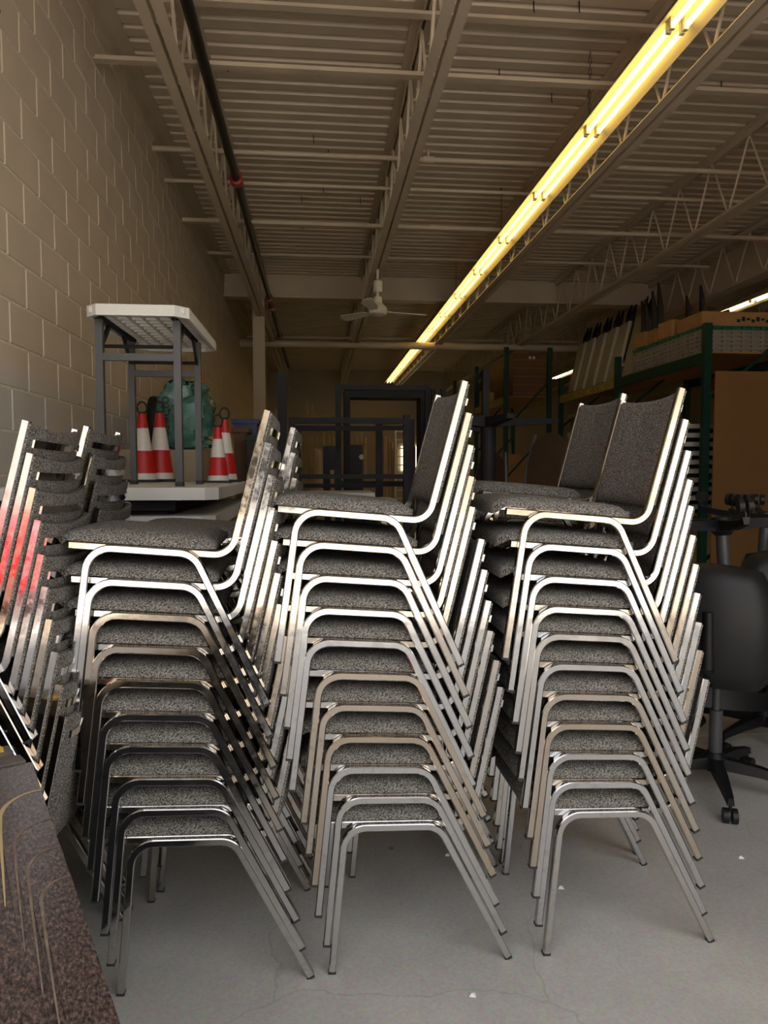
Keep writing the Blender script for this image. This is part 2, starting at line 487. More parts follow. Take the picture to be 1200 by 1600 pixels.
sprinkler(9.6, 4.25, .022, 'cream sprinkler branch pipe close in front of the deep girder', (.93, 4.6))
sprinkler(14.6, 4.10, .03, 'cream pipe crossing the dim bay beyond the girder', ())

# black sprinkler main along the first joist
t = thing('sprinkler_main', 'black sprinkler main with red couplings running along the first joist', 'pipe', (-.70, 0, 3.99))
MB().tube([(0, 2, 0), (0, 18, 0)], .036, 14).build('pipe', 'blackpipe', t, 40)
for y in (6.55, 10.9, 11.5, 13.9):
    cpl = MB().lathe([(.037, -.05), (.058, -.045), (.058, -.012), (.046, -.01), (.046, .01), (.058, .012), (.058, .045), (.037, .05)], 16)
    o = cpl.build('coupling', 'red', t, 40); o.rotation_euler = (R(90), 0, 0); o.location = (0, y, 0)

# girder, column, big pipe
t = thing('girder', 'deep cream steel girder spanning under the roof beyond the fan', 'girder', (WX, 11.2, 4.05))
MB().box((0, -.01, .03), (XR-WX, .01, .37)).build('web_plate', 'steel', t)
MB().box((0, -.11, 0), (XR-WX, .11, .03)).build('bottom_flange', 'steel', t)
t = thing('side_girder', 'cream steel girder running lengthwise above the right-hand rack', 'girder', (5.45, Y0, 3.80))
MB().box((-.01, 0, .02), (.01, 20.8, .5)).build('web_plate', 'steel', t)
MB().box((-.12, 0, 0), (.12, 20.8, .02)).build('bottom_flange', 'steel', t)
t = thing('steel_column', 'square cream steel column standing under the girder near the wall', 'column', (-.88, 11.2, 0))
MB().box((-.09, -.09, .02), (.09, .09, 4.03)).build('shaft', 'steel', t)
MB().box((-.17, -.17, 0), (.17, .17, .02)).build('base_plate', 'steel', t)
MB().box((-.15, -.12, 4.03), (.15, .12, 4.05)).build('cap_plate', 'steel', t)
bar('cross_pipe', 'fat cream pipe crossing the hall under the fluorescent row', 'pipe', 13.3, 3.74, .068)

# floor joint
struct(MB().box((-1.3, 3.55, -.001), (8, 3.556, .0006)).build('trim_2', 'mortar'))

# conduit stub on the block wall
tag(MB().tube([(WX+.03, 2.9, 3.40), (WX+.03, 3.33, 3.40)], .02, 10).build('wall_conduit', 'greysteel', smooth=40), 'dark conduit end fixed high on the block wall', 'conduit')

# fluorescent rows
def fixture(mat):
    t = thing('fluorescent_fixture', '', 'light fixture')
    hw = .13
    m = MB()
    m.add([(-hw,0,-.02),(-.055,0,.045),(.055,0,.045),(hw,0,-.02),(-hw,1.2,-.02),(-.055,1.2,.045),(.055,1.2,.045),(hw,1.2,-.02),
           (-hw,0,-.012),(-.05,0,.085),(.05,0,.085),(hw,0,-.012),(-hw,1.2,-.012),(-.05,1.2,.085),(.05,1.2,.085),(hw,1.2,-.012)],
          [(0,1,5,4),(1,2,6,5),(2,3,7,6),(8,12,13,9),(9,13,14,10),(10,14,15,11),(0,4,12,8),(3,11,15,7),(0,8,9,1),(1,9,10,2),(2,10,11,3),(4,5,13,12),(5,6,14,13),(6,7,15,14)])
    m.build('reflector', 'fix', t)
    for x in (-.04, .04):
        MB().tube([(x, .035, 0), (x, 1.165, 0)], .0165, 12).build('tube', mat, t, 40)
        for y in (.018, 1.182):
            MB().box((x-.014, y-.012, -.022), (x+.014, y+.012, .05)).build('lamp_holder', 'white', t)
    return t
proto = fixture('tube')
for k in range(14):
    o = proto if k == 0 else copy_tree(proto)
    o.location = (2.05, 2.76+k*1.26, 3.93); o.scale = (1, 1.048, 1)
    tag(o, 'lit fluorescent fixture in the long yellow row, %s from the camera' % NTH[k], 'light fixture', 'long fluorescent row')
proto2 = fixture('tubewhite')
for k in range(10):
    o = proto2 if k == 0 else copy_tree(proto2)
    o.location = (6.35, 6.2+k*1.26, 3.89); o.scale = (1, 1.048, 1)
    tag(o, 'lit fluorescent fixture in the row behind the right-hand rack, %s from camera' % NTH[k], 'light fixture', 'right fluorescent row')
for y in (5.13, 7.6, 10.1):                        # hanging chains
    m = MB()
    for q in range(11):
        z = 3.98+q*.04
        a = (.009, 0, 0) if q % 2 else (0, .009, 0)
        m.tube([(a[0], a[1], z), (a[0], a[1], z+.045)], .0022, 5).tube([(-a[0], -a[1], z), (-a[0], -a[1], z+.045)], .0022, 5)
    o = m.build('hanging_chain', 'greysteel'); o.location = (1.97, y, 0)
    tag(o, 'thin chain hanging the fluorescent row from the deck, %s from the camera' % NTH[(5.13, 7.6, 10.1).index(y)], 'chain', 'lamp chains')

# short wire stubs under the deck
for px, py in ((355, 98), (498, 104), (490, 212), (513, 235), (505, 292), (471, 308), (563, 310), (472, 350), (780, 110), (834, 3), (905, 3), (862, 147), (1127, 128), (782, 295)):
    d = _fw+_rt*((px-600)/F)+_up*((800-py)/F); q = Vector((0, 0, CAMH))+d*((DECK-.005-CAMH)/d.z)
    o = MB().tube([(0, 0, .01), (0, 0, -.045), (.004, 0, -.07)], .0045, 6).build('wire_stub', 'blackpipe'); o.location = (q.x, q.y, DECK)
    tag(o, 'short black wire stub poking down through the roof deck', 'wire', 'wire stubs under the deck')
# ceiling fan
t = thing('ceiling_fan', 'white three-blade ceiling fan hanging under the second joist', 'fan', (.713, 8.4, 3.28))
MB().tube([(0, 0, .14), (0, 0, .48)], .014, 10).build('rod', 'white', t, 40)
MB().lathe([(.02, .22), (.055, .21), (.055, .34), (.03, .36)], 16).build('canopy', 'white', t, 40)
MB().lathe([(.03, -.06), (.10, -.04), (.12, 0), (.10, .05), (.055, .09), (.045, .16)], 24).build('motor', 'white', t, 40)
for a in (12, 132, 252):
    ca, sa = math.cos(R(a)), math.sin(R(a)); m = MB()
    P = lambda r, s, z: (ca*r-sa*s, sa*r+ca*s, z)
    for zz in (0,):
        top = [P(.10, -.02, .0), P(.22, -.055, -.012), P(.55, -.065, -.02), P(.60, -.03, -.012), P(.60, .03, .008), P(.55, .065, .02), P(.22, .055, .012), P(.10, .02, .0)]
        m.add(top+[(x, y, z-.008) for x, y, z in top], [tuple(range(8)), tuple(range(15, 7, -1))]+[(k, 8+k, 8+(k+1) % 8, (k+1) % 8) for k in range(8)])
    m.build('blade', 'white', t)

# ================================================================== stacking chairs
W = .44; TW = .020
def fillet(A, B, Cc, r, n=8):
    A, B, Cc = Vector(A), Vector(B), Vector(Cc)
    d0 = (A-B).normalized(); d1 = (Cc-B).normalized()
    ang = d0.angle(d1); tl = r/math.tan(ang/2)
    bis = (d0+d1).normalized(); cen = B+bis*(r/math.sin(ang/2))
    s, e = B+d0*tl, B+d1*tl
    a0 = math.atan2(s.y-cen.y, s.x-cen.x); a1 = math.atan2(e.y-cen.y, e.x-cen.x)
    da = (a1-a0+math.pi) % (2*math.pi)-math.pi
    return [(cen.x+r*math.cos(a0+da*k/n), cen.y+r*math.sin(a0+da*k/n)) for k in range(n+1)]
RV0, RT = .420, math.tan(R(2.3))
fc = (.0385, RV0); bc = (.306, RV0-RT*.268)
legpath = [(0, .004)]+fillet((0, 0), fc, bc, .062)+fillet(fc, bc, (.514, 0), .062)+[(.514, .004)]
LV = RV0+.0
lend = (-.015, LV+RT*.05); lcor = (.402, LV-RT*.37); ltop = (.486, .80)
lpath = [lend]+fillet(lend, lcor, ltop, .055, 9)+[ltop]
bd = (Vector(ltop)-Vector(lcor)).normalized(); bn = Vector((bd.y, -bd.x))       # along the back, and to its rear
seat_dir = (Vector(lcor)-Vector(lend)).normalized(); seat_n = Vector((-seat_dir.y, seat_dir.x))
blen = (Vector(ltop)-Vector(lcor)).length

def seat_fn(a, b, side):
    L0, L1 = -.035, .375
    s = L0+(a+1)/2*(L1-L0); y = W/2+b*(W/2-.024)
    # rounded plan corners
    y = W/2+(y-W/2)*(1-.10*max(0, (abs(a)-.8)/.2)**2)
    rim = (max(0, 1-a**8)*max(0, 1-b**8))**.5
    if side: h = .029+.017*rim-.008*max(0, -a-.5)/.5+.003*(1-b*b)*(1-a*a)
    else: h = .0115-.022*max(0, -a-.86)/.14
    p = Vector(lend)+seat_dir*(s)+seat_n*h
    return (p.x, y, p.y)
def back_fn(a, b, side):
    s0, s1 = .055, blen-.004
    s = s0+(a+1)/2*(s1-s0); y = W/2+b*(W/2-.0225)
    curve = .020*(1-b*b)
    rim = (max(0, 1-a**10)*max(0, 1-b**10))**.5
    off = curve+(-.004-.011*rim if side == 1 else .014+.005*rim)
    s -= .010*(1-b*b) if a > .9 else 0
    p = Vector(lcor)+bd*s+bn*off
    return (p.x, y, p.y)
ME = {}
for nm, yy in (('n', TW/2), ('f', W-TW/2)):
    ME['leg'+nm] = MB().sweep(legpath, yy, TW).mesh('leg_frame', 'chrome', 25)
for nm, yy in (('n', TW*1.5+.001), ('f', W-TW*1.5-.001)):
    ME['tube'+nm] = MB().sweep(lpath, yy, TW).mesh('back_tube', 'chrome', 25)
ME['seat'] = MB().pillow(seat_fn, 14, 12).mesh('seat', 'tweed', 70)
ME['back'] = MB().pillow(back_fn, 14, 12).mesh('backrest', 'tweed', 70)
m = MB()
for q in range(12):
    def bp(b, hgt, off):
        hw_ = W/2-.043; b_ = b*hw_/(W/2-.0225)
        p = Vector(lcor)+bd*hgt+bn*(.0205+.020*(1-b_*b_)+off); return (p.x, W/2+b*hw_, p.y)
    b0, b1 = -1+q/6, -1+(q+1)/6; h0, h1 = blen-.062, blen-.042
    vv = [bp(b, h, o) for b in (b0, b1) for h in (h0, h1) for o in (-.005, .0015)]
    m.add(vv, [(0,1,3,2), (4,6,7,5), (1,5,7,3), (0,2,6,4), (2,3,7,6), (0,4,5,1)])
ME['bar'] = m.mesh('back_bar', 'chrome', 40)
m = MB()
ME['cross'] = MB().box((.10, TW*2, RV0-.012), (.12, W-TW*2, RV0+.004)).mesh('seat_crossbar', 'chrome')
ME['cross2'] = MB().box((.27, TW*2, RV0-.019), (.29, W-TW*2, RV0-.003)).mesh('seat_crossbar', 'chrome')
caps = []
for u, d in ((0, (.092, 1)), (.514, (-.50, 1))):
    for yy in (TW/2, W-TW/2):
        dd = Vector((d[0], 0, d[1])).normalized(); p = Vector((u, yy, .0))
        caps.append(MB().beam(p+Vector((0, 0, .0006)), p+dd*.007, TW+.0012, TW+.0012, (0, 1, 0)).mesh('foot_cap', 'rubber'))

def chair_proto():
    t = thing('stacking_chair', '', 'chair')
    for k, nm in (('legn', 'leg_frame'), ('legf', 'leg_frame'), ('tuben', 'back_tube'), ('tubef', 'back_tube'), ('seat', 'seat'), ('back', 'backrest'), ('bar', 'back_bar'), ('cross', 'seat_crossbar'), ('cross2', 'seat_crossbar')):
        link(nm, ME[k], t)
    for cme in caps: link('foot_cap', cme, t)
    return t
cproto = chair_proto(); first = [True]
def stack(pos, Y, rz, pitch, where, pitch0=0.):
    n = len(pos)
    for k, (x, z) in enumerate(pos):
        o = cproto if first[0] else copy_tree(cproto); first[0] = False
        o.location = (x, Y, z)
        o.rotation_euler = (0, R(pitch0+pitch*k), R(rz))
        d = n-1-k
        w_ = 'topmost' if d == 0 else ('bottom' if k == 0 else (NTH[d]+' from top' if d < n/2 else NTH[k]+' from bottom'))
        tag(o, 'grey tweed chrome stacking chair, %s of %s' % (w_, where), 'chair', 'stacked chrome chairs')
def lin(x, z0, n, dx=-.0125, dz=.0880):
    return [(x+dx*k+random.uniform(-.003, .003)*(k > 0), z0+dz*k+random.uniform(-.002, .002)*(k > 0)) for k in range(n)]
S1 = [(-.538, 0), (-.562, .086), (-.577, .171), (-.600, .262), (-.609, .350), (-.620, .441), (-.630, .534), (-.635, .624), (-.646, .713), (-.652, .803)]
S2 = [(.034, 0), (.019, .080), (-.004, .168), (-.014, .257), (-.030, .348), (-.043, .438), (-.074, .532), (-.081, .620), (-.087, .710), (-.097, .802), (-.112, .893)]
S3 = [(.662, 0), (.637, .090), (.628, .176), (.617, .266), (.606, .354), (.591, .442), (.578, .530), (.569, .609), (.559, .696), (.545, .789), (.529, .882)]
stack(S1, 1.899, 2.0, .28, 'the front stack left of centre')
stack(S2, 1.929, 1.6, .28, 'the front middle stack')
stack(S3, 1.947, 1.3, .28, 'the front right stack')
stack(lin(-1.131, 0, 10, -.0115, .0850), 1.80, 1.0, .28, 'the stack at the left edge')
stack(lin(-1.125, 0, 10, -.0120, .0865), 2.265, 1.0, .28, 'the rear stack beside the wall')
stack(lin(-.533, 0, 10, -.0065, .0865), 2.375, 1.5, .20, 'the rear stack left of centre')
stack(lin(.114, 0, 6), 2.40, 2.0, .28, 'the hidden rear middle stack')
stack(lin(.660, 0, 11, -.0085, .0915), 2.435, 1.8, .25, 'the rear right stack')

# ================================================================== granite laminate table tops, lower left
ga = R(26.8)
gx, gy = Vector((math.cos(ga), math.sin(ga), 0)), Vector((-math.sin(ga), math.cos(ga), 0))
def rounded(x0, y0, x1, y1, r, n=6):
    pts = []
    for cx, cy, a in ((x1-r, y1-r, 0), (x0+r, y1-r, 90), (x0+r, y0+r, 180), (x1-r, y0+r, 270)):
        for k in range(n+1): pts.append((cx+r*math.cos(R(a+90*k/n)), cy+r*math.sin(R(a+90*k/n))))
    return pts
corner = at(50, 1190, 1.60)
GZ = corner.z
def gtop(x0, y0, x1, y1, z0, z1, lab, r=.04, one=False):
    t = thing('laminate_tabletop', lab, 'tabletop', (corner.x, corner.y, 0), (0, 0, ga), 'granite laminate tabletops')
    poly = rounded(x0, y0, x1, y1, r) if not one else [(x0, y0), (x1, y0), (x1, y1)]+[(x0+r-r*math.sin(R(9*k)), y1-r*1.35+r*1.35*math.cos(R(9*k))) for k in range(11)]
    MB().prism(poly, z1-.0012, z1).build('laminate_face', 'granite', t)
    MB().prism(poly, z0, z1-.0012).build('raw_core', 'brownedge' if one else 'rawedge', t)
    return t
gtop(-.62, -1.15, .0, .0, GZ-.03, GZ, 'largest brown granite-pattern laminate tabletop at bottom left corner', .01)
for k, (yb, xl_, rr_) in enumerate(((-.168, -.080, .072), (-.317, -.066, .058), (-.436, -.056, .048), (-.546, -.048, .040))):
    o = gtop(xl_-.003, -1.14, -.001, yb, GZ+.0004+k*.0034, GZ+.0036+k*.0034, 'thin granite-pattern laminate sheet, %s in the staggered pile at bottom left' % ['lowest', 'second', 'third', 'uppermost'][k], rr_, True)
    arc = [(-.001, yb)]+[(xl_-.003+rr_-rr_*math.sin(R(9*q)), yb-rr_*1.35+rr_*1.35*math.cos(R(9*q))) for q in range(11)]+[(xl_-.004-.002*q, yb-rr_*1.35-.06*q) for q in range(1, 6)]
    m = MB(); n_ = len(arc)
    inn = []
    for i, (x, y) in enumerate(arc):
        dx = arc[min(i+1, n_-1)][0]-arc[max(i-1, 0)][0]; dy = arc[min(i+1, n_-1)][1]-arc[max(i-1, 0)][1]; L = math.hypot(dx, dy)
        wd_ = (.0085 if k == 0 else .006)*(1 if i < 9 else max(.15, 1-(i-9)/9))
        inn.append((x-dy/L*wd_, y+dx/L*wd_))
    zt = GZ+.0037+k*.0034
    m.add([(x, y, zt) for x, y in arc]+[(x, y, zt+.0004) for x, y in inn]+[(x, y, zt-.001) for x, y in arc], [(i, i+1, n_+i+1, n_+i) for i in range(n_-1)]+[(i, 2*n_+i, 2*n_+i+1, i+1) for i in range(n_-1)])
    m.build('edge_band', 'rawedge' if k == 0 else 'brownedge', o)  # strip on top of the sheet border, tan then brown, tapering along it
for k in range(2):
    t = thing('board_offcut', 'dark worn board edge beyond the granite tabletop, %s' % ['nearer', 'farther, with a yellow sticker'][k], 'board', (corner.x, corner.y, 0), (0, 0, ga), 'board edges')
    MB().prism([(-.5, .004+.05*k), (-.012-.02*k, .004+.05*k), (-.02-.02*k, .048+.05*k), (-.5, .048+.05*k)], GZ-.03, GZ+.004+.008*k).build('board', 'oldboard', t)
    if k: MB().box((-.085, .06, GZ+.0121), (-.05, .095, GZ+.013)).build('sticker', 'yellow', t)
t = thing('added_dark_base', 'unseen dark base added under the granite tabletops for the chrome to mirror', 'crate', (corner.x, corner.y, 0), (0, 0, ga))  # unseen solid base, added so the chrome legs reflect something dark
MB().box((-.60, -1.12, 0), (-.015, .095, GZ-.0305)).build('body', 'charcoal', t)
for k in range(6): MB().box((-.0145, -1.12, .03+k*.115), (-.010, .09, .13+k*.115)).build('slat', 'charcoal', t)

# ================================================================== folding tables on the left
def chamfer_rect(x0, y0, x1, y1, c):
    return [(x0+c, y0), (x1-c, y0), (x1, y0+c), (x1, y1-c), (x1-c, y1), (x0+c, y1), (x0, y1-c), (x0, y0+c)]
TZ = 1.35
def folded_table(x0, y0, x1, y1, ztop, lab):
    t = thing('folded_table', lab, 'table', (x0, y0, ztop-.115), group='flat stack of folded tables')
    MB().prism(chamfer_rect(0, 0, x1-x0, y1-y0, .05), .065, .115).build('top', 'plastic', t)
    for y in (.06, y1-y0-.09): MB().box((.05, y, .02), (x1-x0-.18, y+.028, .064)).build('folded_leg', 'charcoal', t)
    MB().box((.10, .25, 0), (.14, y1-y0-.25, .04)).build('rail', 'charcoal', t)
    MB().box((x1-x0-.25, .25, 0), (x1-x0-.21, y1-y0-.25, .04)).build('rail', 'charcoal', t)
z = TZ
words = ['topmost', 'second', 'third', 'fourth', 'fifth', 'sixth', 'seventh', 'eighth', 'ninth', 'tenth', 'eleventh']
for k in range(11):
    dx = [0, -.015, .01, -.02, 0][k % 5]
    folded_table(-1.39, 2.93+.01*(k % 3), -.405+dx, 4.72, TZ-k*.117, 'white plastic folding table lying folded, %s of the stack under the cones' % (words[k]+(' from top' if k else '')))
MB_base = MB().box((-1.3, 3.05, 0), (-.5, 4.6, TZ-10*.117-.116)).build('pallet_block', 'wood')
tag(MB_base, 'low wooden block under the stack of folded tables', 'pallet')
# the standing one
tb = thing('folding_table', 'small white plastic folding table standing on the folded stack', 'table', (0, 0, 0))
P0 = at(161, 757, 3.14); P1 = at(281, 757, 3.14); P2 = at(223, 745, 3.72); P3 = at(325, 745, 3.72)
xl, xr = P0.x, P1.x; yn, yf = 3.14, 3.66; th_ = 2.10
def tt():
    m = MB(); m.prism(chamfer_rect(xl-.035, yn-.10, xr+.06, yf+.28, .05), th_-.008, th_)
    ring = chamfer_rect(xl-.035, yn-.10, xr+.06, yf+.28, .05); inn = chamfer_rect(xl-.020, yn-.085, xr+.045, yf+.265, .045)
    n = 8; v = [(x, y, th_-.045) for x, y in ring]+[(x, y, th_-.045) for x, y in inn]+[(x, y, th_-.008) for x, y in ring]+[(x, y, th_-.008) for x, y in inn]
    f = []
    for k in range(n):
        q = (k+1) % n
        f += [(k, q, 8+q, 8+k), (k, 16+k, 16+q, q), (8+k, 8+q, 24+q, 24+k)]
    m.add(v, f); return m
top = tt().build('top', 'plastic', tb)
rb = MB()
for i in range(7):
    x = xl-.005+(xr-xl+.035)*i/6
    rb.box((x-.006, yn-.08, th_-.030), (x+.006, yf+.25, th_-.009))
for j in range(13):
    y = yn-.07+(yf-yn+.30)*j/12
    rb.box((xl-.019, y-.006, th_-.030), (xr+.044, y+.006, th_-.009))
rb.build('moulded_rib', 'plastic', top)
for x in (xl, xr):
    for y in (yn, yf):
        MB().box((x-.015, y-.015, TZ+.02), (x+.015, y+.015, th_-.045)).build('leg', 'greysteel', tb)
        MB().box((x-.017, y-.017, TZ+.001), (x+.017, y+.017, TZ+.02)).build('foot_cap', 'rubber', tb)
for y in (yn, yf):
    MB().box((xl, y-.012, th_-.215), (xr, y+.012, th_-.185)).build('cross_rail', 'greysteel', tb)
    MB().tube([(xl, y+(.03 if y == yn else -.03), th_-.15), (xr, y+(.03 if y == yn else -.03), th_-.15)], .008, 8).build('lock_bar', 'black', tb, 40)
    for x in (xl, xr):
        MB().beam((x, y+(.02 if y == yn else -.02), th_-.15), (x, y+(.14 if y == yn else -.14), th_-.046), .012, .022).build('brace', 'black', tb)
for x in (xl+.01, xr-.01): MB().box((x-.01, yn-.02, th_-.045), (x+.01, yf+.02, th_-.030)).build('side_rail', 'charcoal', tb)

# ================================================================== cones, bag, clutter behind the tables
def cone(x, y, z, h, lab, mats=True, tilt=0):
    t = thing('traffic_cone', lab, 'cone', (x, y, z), (0, tilt, 0), 'traffic cones')
    rb_, rt_ = h*.20, h*.055
    rad = lambda q: rb_+(rt_-rb_)*q
    MB().box((-h*.24, -h*.24, 0), (h*.24, h*.24, h*.04)).build('base', 'rubber', t)
    bands = [(.04, .13, 'conewhite'), (.13, .46, 'conered'), (.46, .79, 'conewhite'), (.79, 1., 'conered')] if mats else [(.04, 1., 'orange')]
    for a, b, mm in bands:
        MB().lathe([(rad(a), a*h), (rad(b), b*h)], 24).build('sleeve', mm, t, 40)
    ring = [(math.cos(R(k*30))*.028, 0, h+.035+math.sin(R(k*30))*.036) for k in range(13)]
    if mats:
        MB().lathe([(rt_, h), (rt_*.9, h+.012)], 16).build('cap', 'rubber', t, 40)
        MB().tube(ring, .006, 6).build('handle', 'rubber', t, 40)
def conepx(px, pybase, pytop, Y, lab, **k):
    b = at(px, pybase, Y); a = at(px, pytop, Y)
    cone(b.x, Y, TZ+.0005, a.z-TZ, lab, **k)
conepx(224, 750, 647, 4.34, 'red and white traffic cone behind the leftmost rear table leg')
conepx(251, 750, 646, 4.52, 'red and white traffic cone in front of the black and teal bags')
conepx(341, 745, 668, 4.10, 'shorter red and white traffic cone right of the standing table')
conepx(352, 745, 656, 4.38, 'taller red and white cone, rightmost, half hidden by the shorter one')
c0 = at(284, 700, 5.25)
bx = MB().box((-1.38, 4.95, 0), (-.80, 5.75, c0.z-.02)).build('beige_cabinet', 'beige')
tag(bx, 'plain beige cabinet under the teal plastic-wrapped bundle', 'cabinet')
# teal bundle
def bundle(name, cx, cy, z0, sx, sy, sz, mat, lab, cat, seed, amp=.12):
    rnd = random.Random(seed); m = MB(); nu, nv = 28, 16; v = []
    ph = [(rnd.uniform(0, 6.28), rnd.randint(2, 7), rnd.randint(1, 5), rnd.uniform(.3, 1)) for _ in range(9)]
    for i in range(nv+1):
        th = math.pi*i/nv
        for k in range(nu):
            a = 2*math.pi*k/nu
            d = 1+amp*sum(c*math.sin(p+q*a+r_*th*2) for p, q, r_, c in ph)/4
            cxs = math.copysign(abs(math.cos(a))**.6, math.cos(a)); sxs = math.copysign(abs(math.sin(a))**.6, math.sin(a))
            st = math.sin(th)**.55
            v.append((sx*st*cxs*d, sy*st*sxs*d, sz+sz*math.copysign(abs(math.cos(th))**.6, math.cos(th))*(d if i < nv/2 else 1)))
    f = []
    for i in range(nv):
        for k in range(nu): f.append((i*nu+k, i*nu+(k+1) % nu, (i+1)*nu+(k+1) % nu, (i+1)*nu+k))
    m.add(v, f); o = m.build(name, mat, None, 60); o.location = (cx, cy, z0)
    return tag(o, lab, cat)
b1 = bundle('plastic_bundle', at(291, 650, 5.3).x, 5.3, c0.z-.018, .175, .17, .225, 'teal', 'teal bundle with vertical black lettering wrapped in shiny plastic', 'bag', 3, .34)
b2 = bundle('black_bag', at(246, 650, 5.45).x, 5.45, c0.z-.018, .07, .12, .20, 'black', 'black bag beside the teal bundle behind the cones', 'bag', 5, .06)
def text(body, size, loc, rot, mat, parent, name='lettering'):
    cu = bpy.data.curves.new(name, 'FONT'); cu.body = body; cu.size = size; cu.extrude = .0006
    cu.align_x = 'CENTER'; cu.align_y = 'CENTER'
    tmp = bpy.data.objects.new(name, cu); C.objects.link(tmp)
    dg = bpy.context.evaluated_depsgraph_get(); me = bpy.data.meshes.new_from_object(tmp.evaluated_get(dg))
    bpy.data.objects.remove(tmp)
    me.materials.clear(); me.materials.append(M[mat])
    o = link(name, me, parent); o.location = loc; o.rotation_euler = rot
    return o
text('ssueto', .105, (-.112, -.205, .235), (R(90), R(-90), 0), 'ink', b1)
cone(at(309, 600, 5.9).x, 5.95, 1.60, .60, 'plain orange cone peeking out behind the teal bundle', False)
tag(MB().box((-1.3, 5.78, 0), (-.75, 6.3, 1.598)).build('storage_crate', 'beige'), 'beige crate behind the teal bundle carrying the orange cone', 'crate')
def tote(px0, px1, py0, py1, Y, dy, mat, name, lab, cat):
    a, b = at(px0, py1, Y), at(px1, py0, Y)
    t = thing(name, lab, cat, (a.x, Y, 0))
    wd, h = b.x-a.x, b.z
    MB().add([(.03, .03, 0), (wd-.03, .03, 0), (wd-.03, dy-.03, 0), (.03, dy-.03, 0), (0, 0, h-.04), (wd, 0, h-.04), (wd, dy, h-.04), (0, dy, h-.04)],
             [(0,3,2,1), (0,1,5,4), (1,2,6,5), (2,3,7,6), (3,0,4,7), (4,5,6,7)]).build('body', mat, t)
    MB().box((-.02, -.02, h-.04), (wd+.02, dy+.02, h)).build('lid', mat, t)
tote(366, 401, 655, 740, 6.6, .5, 'blue', 'blue_tote', 'dark blue plastic bin behind the rightmost cone', 'bin')
tote(366, 385, 668, 745, 5.9, .3, 'darkwood', 'brown_carton', 'dim brown carton between the cones and the blue bin', 'box')
tote(386, 418, 680, 760, 5.6, .4, 'black', 'black_crate', 'black crate in front of the dark blue bin', 'crate')

# ================================================================== charcoal steel frames, centre background
def frame(name, lab, Y, posts, bars, mat='charcoal', dep=.05):
    x0 = at(posts[0][0], 700, Y).x
    t = thing(name, lab, 'frame', (x0, Y, 0), group='charcoal steel frames')
    for a, b, top in posts:
        l, r_ = at(a, top, Y), at(b, top, Y)
        MB().box((l.x-x0, 0, .0), (r_.x-x0, dep, l.z)).build('post', mat, t)
    for a, b, y0, y1 in bars:
        l, r_ = at(a, y0, Y), at(b, y1, Y)
        MB().box((l.x-x0, .002, r_.z), (r_.x-x0, dep-.002, l.z)).build('rail', mat, t)
    return t
frame('steel_frame', 'charcoal steel frame with a tall left post behind the left stacks', 5.0, [(433, 447, 580), (451, 461, 652), (631, 641, 648)], [(447, 451, 690, 700), (461, 631, 652, 662), (461, 631, 741, 748)])
f2 = frame('steel_frame', 'tall charcoal portal frame rising behind the middle stack', 5.7, [(524, 533, 601), (665, 674, 601)], [(533, 665, 601, 610), (533, 665, 752, 760)])
frame('steel_frame', 'charcoal portal frame just behind the tallest one', 6.25, [(538, 547, 606), (657, 665, 606)], [(547, 657, 606, 622)], dep=.25)
frame('steel_frame', 'low charcoal frame with a middle post left of the pedestal base', 5.35, [(461, 470, 665), (588, 598, 660), (640, 648, 655)], [(470, 588, 665, 673), (598, 640, 665, 672), (470, 588, 756, 762)])
frame('steel_frame', 'charcoal frame whose post rises right of the middle chair back', 5.5, [(680, 688, 609), (755, 765, 577)], [(688, 755, 648, 658), (688, 755, 668, 674)])
frame('steel_frame', 'small charcoal frame between the portal frame and middle chair', 5.9, [(675, 681, 607), (690, 697, 607)], [(681, 690, 640, 648)])
# pedestal base with cross arms
p = at(763, 668, 4.6)
t = thing('pedestal_base', 'black pedestal table base with wide cross arms on top', 'table base', (p.x, 4.6, 0))
MB().lathe([(.30, 0), (.30, .015), (.08, .05), (.05, .06)], 28).build('base', 'charcoal', t, 40)
MB().lathe([(.05, .055), (.05, p.z)], 20).build('column', 'charcoal', t, 40)
for a in (8, 98):
    ca, sa = math.cos(R(a)), math.sin(R(a))
    m = MB()
    for s in (-1, 1):
        q = [(0, -.04), (.49 if s > 0 else .36, -.025), (.49 if s > 0 else .36, .025), (0, .04)]
        v = [(s*(ca*x-sa*y), s*(sa*x+ca*y), p.z+(.0 if i in (0, 3) else .035)) for i, (x, y) in enumerate(q)]+[(s*(ca*x-sa*y), s*(sa*x+ca*y), p.z+.065) for x, y in q]
        m.add(v, [(0,3,2,1), (4,5,6,7), (0,1,5,4), (1,2,6,5), (2,3,7,6), (3,0,4,7)])
    m.build('arm', 'charcoal', t)
# pale table tops lying low in the centre
for px0, px1, py0, py1, Y, lab in ((481, 586, 770, 778, 4.2, 'pale grey tabletop edge showing above the middle seat'), (584, 622, 782, 790, 3.9, 'short pale grey board beside the middle chair back')):
    a, b = at(px0, py1, Y), at(px1, py0, Y)
    t = thing('grey_table', lab, 'table', (a.x, Y, 0))
    MB().box((0, 0, a.z), (b.x-a.x, .5, b.z)).build('top', 'palegrey', t)
    for x in (.02, b.x-a.x-.05):
        for y in (.02, .45): MB().box((x, y, 0), (x+.03, y+.03, a.z)).build('leg', 'charcoal', t)

